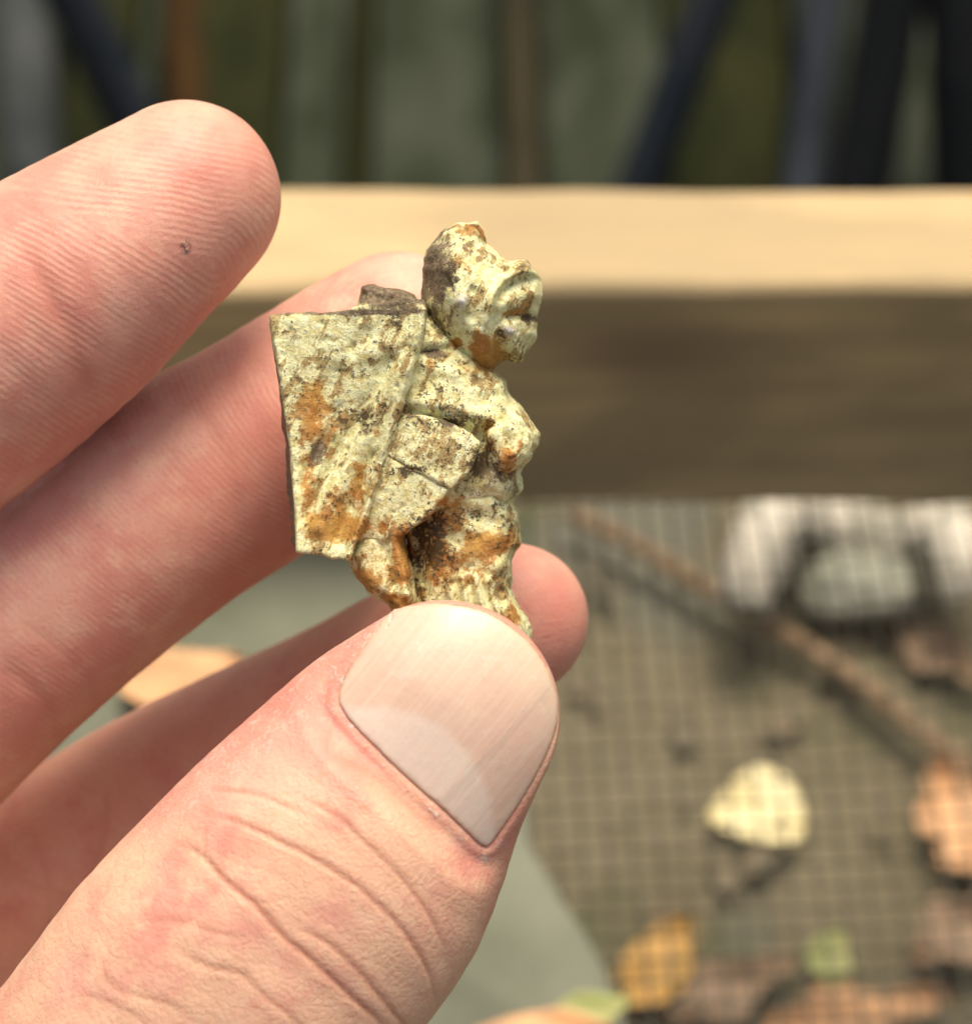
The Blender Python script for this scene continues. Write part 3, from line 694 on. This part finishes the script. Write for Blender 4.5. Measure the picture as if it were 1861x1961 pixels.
def build_nail():
    h = 0.2
    xs = np.arange(-10.5, 6, h); ys = np.arange(-23.5, -5, h); zs = np.arange(6, 17, h)
    X, Y, Z = np.meshgrid(xs, ys, zs, indexing='ij')
    k = FPX / (200 - Z); px = CX + X * k; py = CY - Y * k
    zz = 13.0; k2 = FPX / (200 - zz)
    d2 = polysd((CX + X * k), (CY - Y * k), NAILP) / 29.5
    F = smax(d2, np.abs(Z - nail_z(px, py) + 0.0) - 0.24, 0.12)
    Vv, Q = surfnets(F.astype(np.float32), xs, ys, zs)
    me = subdivided(mesh_from('thumbnail', Vv, Q), 1)
    P = verts(me); x, y = topx(P)
    u, v = nail_uv(x, y); sdp = polysd(x, y, NAILP)
    LUN = [(640, 1350), (690, 1356), (740, 1354), (800, 1368), (852, 1396), (895, 1440), (925, 1492), (940, 1545), (948, 1600), (945, 1660), (880, 1640), (780, 1520), (660, 1400)]
    lun = sstep(10, -10, polysd(x + 3 * fbm(P, .7, 2), y, LUN))
    attr(me, 'lunula', lun); attr(me, 'tip', sstep(60, 250, v + 40 * fbm(P, .3, 2)) * 0.9); attr(me, 'rim', 0.6 * sstep(-9, 0, sdp)); attr(me, 'across', u * 0.55)
    setverts(me, P * 0.001)
    return link('thumbnail', me, NAIL, hand)
build_nail()

# nails on the far side of the other fingers
def back_nail(tip, toward, z, w_, l_):
    n, m = 24, 14; a = mm(*tip, z); b = mm(*toward, z); ax = b - a; ax /= np.linalg.norm(ax); sx = np.array([-ax[1], ax[0], 0]); Vv = []; F = []
    for side in (0, 1):
        for i in range(n + 1):
            for j in range(m + 1):
                s_, t_ = i / n, j / m * 2 - 1; wd = w_ * (1 - 0.25 * (2 * s_ - 1) ** 4)
                p = a + ax * (s_ * l_) + sx * t_ * wd / 2
                p = p + np.array([0, 0, -5.2 + 2.6 * t_ * t_ + 1.2 * (1 - s_) ** 2 - (0.35 if side else 0)]); Vv.append(p * 0.001)
    S_ = m + 1; NN = (n + 1) * S_
    for i in range(n):
        for j in range(m):
            q = i * S_ + j; F.append((q, q + 1, q + S_ + 1, q + S_)); F.append((NN + q, NN + q + S_, NN + q + S_ + 1, NN + q + 1))
    me = bpy.data.meshes.new('fingernail'); me.from_pydata([tuple(p) for p in Vv], [], F); me.update()
    for p in me.polygons: p.use_smooth = True
    link('fingernail', me, NAIL, hand)
back_nail((455, 285), (250, 452), -7, 9.5, 11); back_nail((810, 560), (600, 758), -18.5, 10, 11); back_nail((1055, 1150), (860, 1250), -15.5, 8.5, 9)

# ================================================================== figurine
fig = link('figurine', None, label='small corroded cast-metal figurine with helmeted head, cream crust and orange rust', cat='figurine', M=SUBJ @ Matrix.Translation((-0.002, -0.006, 0)))
bpy.context.view_layer.update()
FINV = Matrix.Translation((0.002, 0.006, 0))
RUSTP = [(600, 790, 32, 62, .75), (885, 1070, 110, 60, .42), (720, 1075, 50, 50, .4), (660, 960, 60, 60, .35), (850, 1000, 50, 60, .5), (900, 700, 30, 30, .4), (560, 640, 30, 20, .3), (965, 830, 40, 50, .3), (1000, 575, 30, 30, .3), (760, 720, 12, 60, .35), (880, 500, 30, 30, .4), (720, 850, 14, 60, .4), (1000, 860, 25, 30, .4), (730, 1010, 20, 20, .5), (650, 1010, 75, 35, .8), (690, 930, 22, 90, .6), (590, 930, 25, 80, .55), (930, 675, 36, 34, 1.1), (875, 655, 12, 14, .7), (770, 1060, 22, 60, 1.0), (700, 1110, 40, 30, .75), (930, 1040, 60, 32, .8), (830, 1060, 40, 90, .65), (860, 960, 40, 25, .6), (970, 880, 30, 40, .55), (900, 440, 40, 20, .5), (760, 1150, 40, 20, .6), (880, 1110, 80, 30, .35), (985, 600, 26, 12, .6), (935, 840, 25, 40, .4), (820, 700, 8, 30, .3), (985, 1180, 18, 40, .5), (630, 840, 30, 60, .35)]
GREYP = [(830, 530, 48, 110, .72), (856, 612, 46, 45, .46), (890, 480, 40, 40, .35), (740, 562, 60, 34, 1.3), (820, 795, 60, 9, .5), (870, 815, 40, 9, .6), (800, 900, 60, 9, .55), (850, 928, 25, 10, .5), (700, 820, 22, 30, .5), (610, 870, 22, 40, .55), (930, 900, 40, 50, .65), (800, 1060, 18, 70, .6), (840, 1010, 40, 40, .5), (830, 676, 26, 9, .9), (700, 600, 190, 7, .9), (980, 940, 22, 26, .5), (900, 940, 26, 16, .5)]
DIRTP = [(850, 808, 70, 9, .3), (840, 740, 60, 40, .15), (800, 900, 60, 12, .3), (1014, 606, 20, 6, .8), (820, 1040, 40, 70, .35), (760, 620, 20, 20, .2), (920, 880, 26, 40, .3), (930, 990, 60, 40, .15), (700, 800, 20, 20, .3), (870, 530, 20, 30, .2), (960, 640, 14, 18, .2)]
WHITEP = [(884, 581, 13, 16, .9), (976, 634, 11, 14, 1.0), (895, 845, 15, 18, .35)]
def blobs(x, y, L):
    s = np.zeros(len(x))
    for (a, b, c, d, k) in L: s = np.maximum(s, k * np.exp(-(((x - a) / c) ** 2 + ((y - b) / d) ** 2)))
    return s
def stroke(X, Y, pts, wd, amp): return amp * np.exp(-(segdist(X, Y, pts) / wd) ** 2)
def hump(X, Y, x, y, rx, ry, amp): return amp * np.exp(-((X - x) / rx) ** 2 - ((Y - y) / ry) ** 2)
def prof(sd, w_):                                        # rounded shoulder, sd in px
    t = np.clip(-sd / w_, 0, 1); return np.sqrt(np.clip(1 - (1 - t) ** 2, 0, 1))
def plane3(X, Y, a, b, c):
    A = np.array([[p[0], p[1], 1] for p in (a, b, c)], float); s = np.linalg.solve(A, [p[2] for p in (a, b, c)]); return s[0] * X + s[1] * Y + s[2]
def relief(name, poly, front_f, back_f, rnd=0.35, extra=None, h=0.14, rough=1.0, parent=None):
    pts = np.array(poly, float); lo = pts.min(0) - 24; hi = pts.max(0) + 24
    s_ = h * 28; gx = np.arange(lo[0], hi[0], s_); gy = np.arange(lo[1], hi[1], s_); gz = np.arange(-7.5, 8.0, h)
    X, Y = np.meshgrid(gx, gy, indexing='ij')
    jit = np.stack([X.ravel() / 28, Y.ravel() / 28, 0 * X.ravel()], 1)
    wob = (fbm(jit + 11, 1.1, 4) * 7).reshape(X.shape)
    sdp = polysd(X, Y, [tuple(p) for p in pts]) + wob - 5
    Ff = front_f(X, Y, sdp); Bb = back_f(X, Y, sdp) if callable(back_f) else np.full(X.shape, back_f)
    Z = gz[None, None, :]
    F = smax(smax(np.broadcast_to((sdp / 28)[:, :, None], X.shape + (len(gz),)), Z - Ff[:, :, None], rnd), Bb[:, :, None] - Z, rnd)
    Vp, Q = surfnets(F.astype(np.float32), gx, gy, gz)
    k = (200 - 2.5) / FPX
    P = np.stack([(Vp[:, 0] - CX) * k, -(Vp[:, 1] - CY) * k, Vp[:, 2]], 1)
    me = mesh_from(name, P, Q[:, ::-1])
    nn = normals(me)
    P = P + nn * (rough * (0.10 * fbm(P, 0.7, 3) + 0.05 * fbm(P + 20, 2.6, 3) - 0.12 * sstep(0.28, 0.6, fbm(P + 60, 1.9, 3))))[:, None]
    x, y = Vp[:, 0], Vp[:, 1]
    attr(me, 'rust', blobs(x, y, RUSTP)); attr(me, 'grey', blobs(x, y, GREYP) + (0.7 * sstep(-0.2, -0.7, nn[:, 2])) * 0); attr(me, 'dirt', blobs(x, y, DIRTP)); attr(me, 'white', np.clip(blobs(x, y, WHITEP) * 1.3 - 0.25, 0, 1) * 0.8)
    if extra: extra(me, x, y, Vp[:, 2])
    setverts(me, P * 0.001)
    o = link(name, me, LEAD, parent or fig)
    if parent is None: o.matrix_parent_inverse = FINV
    return o

# --- cape plate
def cape_front(X, Y, s):
    z = plane3(X, Y, (515, 608, 2.6), (812, 600, 4.7), (565, 1050, 3.3))
    z = z - hump(X, Y, 650, 830, 110, 190, 1.1) + stroke(X, Y, [(812, 598), (790, 690), (755, 800), (725, 890), (700, 980), (668, 1068)], 10, 0.65)
    z = z + stroke(X, Y, [(660, 690), (745, 668), (806, 640)], 20, .16) - stroke(X, Y, [(700, 715), (760, 690), (795, 690)], 16, .12)
    z = z + stroke(X, Y, [(775, 700), (690, 850), (610, 1010)], 16, .5) - stroke(X, Y, [(745, 690), (655, 860), (590, 990)], 13, .45) - stroke(X, Y, [(715, 880), (680, 960), (650, 1030)], 13, .6) + stroke(X, Y, [(570, 620), (585, 760), (590, 860)], 22, .25)
    z = z - stroke(X, Y, [(650, 780), (600, 880), (575, 930)], 9, .3) + stroke(X, Y, [(640, 830), (600, 920)], 7, .2) - stroke(X, Y, [(700, 640), (640, 720), (610, 800)], 14, .22) - hump(X, Y, 700, 815, 18, 16, .25) - hump(X, Y, 610, 870, 20, 30, .25)
    # left wall falls away
    e = X - np.interp(Y, [600, 705, 850, 950, 1050], [515, 531, 553, 563, 568]); z = z - 4.6 * sstep(2, -16, e) + 0.15 * np.exp(-((e - 8) / 7) ** 2)
    return z
cape = relief('cape', [(514, 606), (600, 602), (690, 597), (740, 585), (785, 578), (806, 584), (813, 600), (802, 650), (783, 730), (757, 812), (732, 885), (712, 950), (694, 1012), (668, 1072), (640, 1063), (602, 1054), (566, 1052), (554, 1032), (550, 960), (542, 880), (537, 800), (528, 712), (521, 665)], cape_front, -2.6, 0.22,
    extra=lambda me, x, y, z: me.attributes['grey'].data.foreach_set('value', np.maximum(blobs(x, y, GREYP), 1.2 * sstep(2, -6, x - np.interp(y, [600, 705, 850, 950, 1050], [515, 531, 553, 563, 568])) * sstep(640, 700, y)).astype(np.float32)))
relief('collar', [(682, 604), (694, 546), (718, 542), (750, 548), (786, 560), (806, 584), (800, 620), (690, 625)], lambda X, Y, s: -1.0 + 1.8 * prof(s, 45) + stroke(X, Y, [(700, 560), (790, 585)], 10, -.4), -4.2, 0.3)
# --- torso
def torso_front(X, Y, s):
    z = -1.6 + 4.9 * prof(s, 70) + hump(X, Y, 850, 760, 60, 50, .5) + hump(X, Y, 780, 850, 90, 110, .15)
    z = z - stroke(X, Y, [(803, 672), (830, 672), (856, 668)], 9, .7) - stroke(X, Y, [(925, 700), (940, 730), (930, 760)], 10, .3)
    z = z - stroke(X, Y, [(780, 785), (840, 803), (906, 832)], 8, .35) + stroke(X, Y, [(800, 770), (870, 785), (930, 800)], 14, .35)
    z = z - stroke(X, Y, [(925, 830), (912, 885), (885, 930)], 18, 1.0) + hump(X, Y, 952, 742, 16, 16, .6)
    z = z + stroke(X, Y, [(805, 700), (880, 720)], 10, .2) + stroke(X, Y, [(960, 770), (1005, 815), (1022, 845)], 12, .5)
    return z
relief('torso', [(770, 600), (800, 572), (870, 630), (930, 685), (944, 710), (965, 730), (968, 752), (988, 772), (1010, 796), (1030, 830), (1027, 850), (1012, 870), (992, 905), (998, 930), (975, 968), (900, 985), (800, 1000), (690, 1000), (670, 900), (700, 780)], torso_front, -3.8, .35, rough=1.4)
def arm_front(X, Y, s):
    return 0.6 + 3.2 * prof(s, 30) - stroke(X, Y, [(950, 800), (975, 860)], 10, .3) + hump(X, Y, 985, 870, 22, 18, .5) + hump(X, Y, 950, 830, 22, 22, .3)
relief('arm', [(925, 822), (950, 795), (980, 798), (1004, 822), (1017, 850), (1014, 878), (990, 898), (962, 912), (938, 900), (930, 870)], arm_front, -1.5, .3, rough=1.8)
def sash_front(X, Y, s):
    return plane3(X, Y, (785, 795, 3.9), (910, 840, 4.7), (750, 868, 3.85)) + hump(X, Y, 850, 855, 50, 40, .25) - stroke(X, Y, [(850, 840), (830, 900)], 8, .15)
relief('sash', [(782, 797), (840, 808), (905, 838), (917, 850), (912, 872), (888, 908), (864, 934), (810, 906), (730, 864), (735, 840), (760, 810)], sash_front, 0.0, .3)
def skirt_front(X, Y, s):
    return plane3(X, Y, (745, 885, 3.75), (850, 945, 4.2), (700, 1000, 3.2)) + stroke(X, Y, [(855, 945), (800, 1005)], 12, .2)
relief('coat_skirt', [(725, 866), (800, 905), (860, 937), (838, 965), (800, 1000), (775, 1018), (730, 1030), (680, 1030), (672, 1000), (690, 950), (710, 890)], skirt_front, -1.0, .32)
def leg_front(X, Y, s):
    return 0.2 + 3.0 * prof(s, 34) + stroke(X, Y, [(757, 1020), (774, 1070), (782, 1140)], 12, .6) - stroke(X, Y, [(735, 1040), (750, 1120)], 12, .35)
relief('leg', [(684, 1020), (735, 1000), (765, 1012), (778, 1060), (790, 1120), (793, 1160), (790, 1230), (760, 1200), (742, 1158), (705, 1132), (675, 1098), (664, 1066)], leg_front, -3.0, .3)
def robe_front(X, Y, s):
    z = -1.2 + 3.4 * prof(s, 60) - hump(X, Y, 805, 1060, 26, 90, 1.2) + hump(X, Y, 930, 1040, 50, 40, .3)
    for p in ([(858, 1105), (868, 1180)], [(884, 1105), (898, 1185)], [(910, 1108), (930, 1190)], [(936, 1112), (962, 1200)], [(960, 1118), (992, 1215)]):
        z = z + stroke(X, Y, p, 7, .55)
    for (x, y, r, a) in ((960, 1085, 20, .7), (985, 1000, 18, .5), (890, 1010, 22, .5), (850, 980, 20, .4), (900, 960, 20, .5), (940, 960, 22, .5), (975, 935, 16, .6), (880, 1060, 26, .3), (945, 1000, 18, -.4), (910, 990, 14, -.5), (860, 1020, 14, -.5)):
        z = z + hump(X, Y, x, y, r, r * .8, a)
    return z
relief('robe', [(775, 1010), (830, 950), (880, 925), (960, 895), (992, 905), (997, 930), (976, 958), (986, 985), (992, 1042), (976, 1070), (978, 1105), (974, 1132), (992, 1160), (1014, 1206), (1010, 1260), (940, 1330), (800, 1310), (785, 1160)], robe_front, -4.0, .3, rough=1.5)
# --- head
FACE = [(938, 620), (945, 572), (965, 542), (1000, 524), (1060, 515), (1060, 720), (948, 720)]
def head_front(X, Y, s):
    z = -2.4 + 6.6 * prof(s, 95) + hump(X, Y, 870, 540, 60, 70, .5)
    z = z - 1.1 * sstep(6, -8, polysd(X, Y, FACE)) + stroke(X, Y, [(1035, 518), (1000, 520), (965, 538), (943, 572), (936, 620)], 8, .5)
    z = z + stroke(X, Y, [(950, 588), (990, 572), (1036, 556)], 18, .6) - hump(X, Y, 980, 606, 20, 9, .45) - stroke(X, Y, [(1004, 605), (1034, 601)], 6, .45)
    z = z + hump(X, Y, 975, 636, 14, 14, .3) + stroke(X, Y, [(1024, 585), (1030, 640)], 12, .25) - stroke(X, Y, [(1000, 664), (1026, 660)], 5, .25) + hump(X, Y, 990, 680, 24, 14, .3)
    z = z + hump(X, Y, 884, 581, 15, 18, .7) - stroke(X, Y, [(905, 560), (900, 610)], 8, .3) + stroke(X, Y, [(818, 490), (850, 450), (890, 434), (915, 432), (926, 462)], 9, .4) - stroke(X, Y, [(835, 500), (870, 462), (905, 452)], 9, .25)
    z = z - hump(X, Y, 920, 510, 40, 20, .3) + stroke(X, Y, [(930, 480), (960, 500), (1005, 500)], 12, .3)
    return z
HEADP = [(804, 565), (807, 512), (818, 468), (844, 435), (876, 420), (914, 415), (930, 430), (932, 458), (955, 474), (974, 492), (1012, 487), (1022, 505), (1036, 524), (1041, 560), (1035, 600), (1032, 640), (1020, 665), (1003, 693), (970, 690), (946, 702), (920, 715), (870, 690), (835, 650), (812, 610)]
relief('head', HEADP, head_front, lambda X, Y, s: 1.0 - 5.5 * prof(s, 95), .3, rough=0.8)
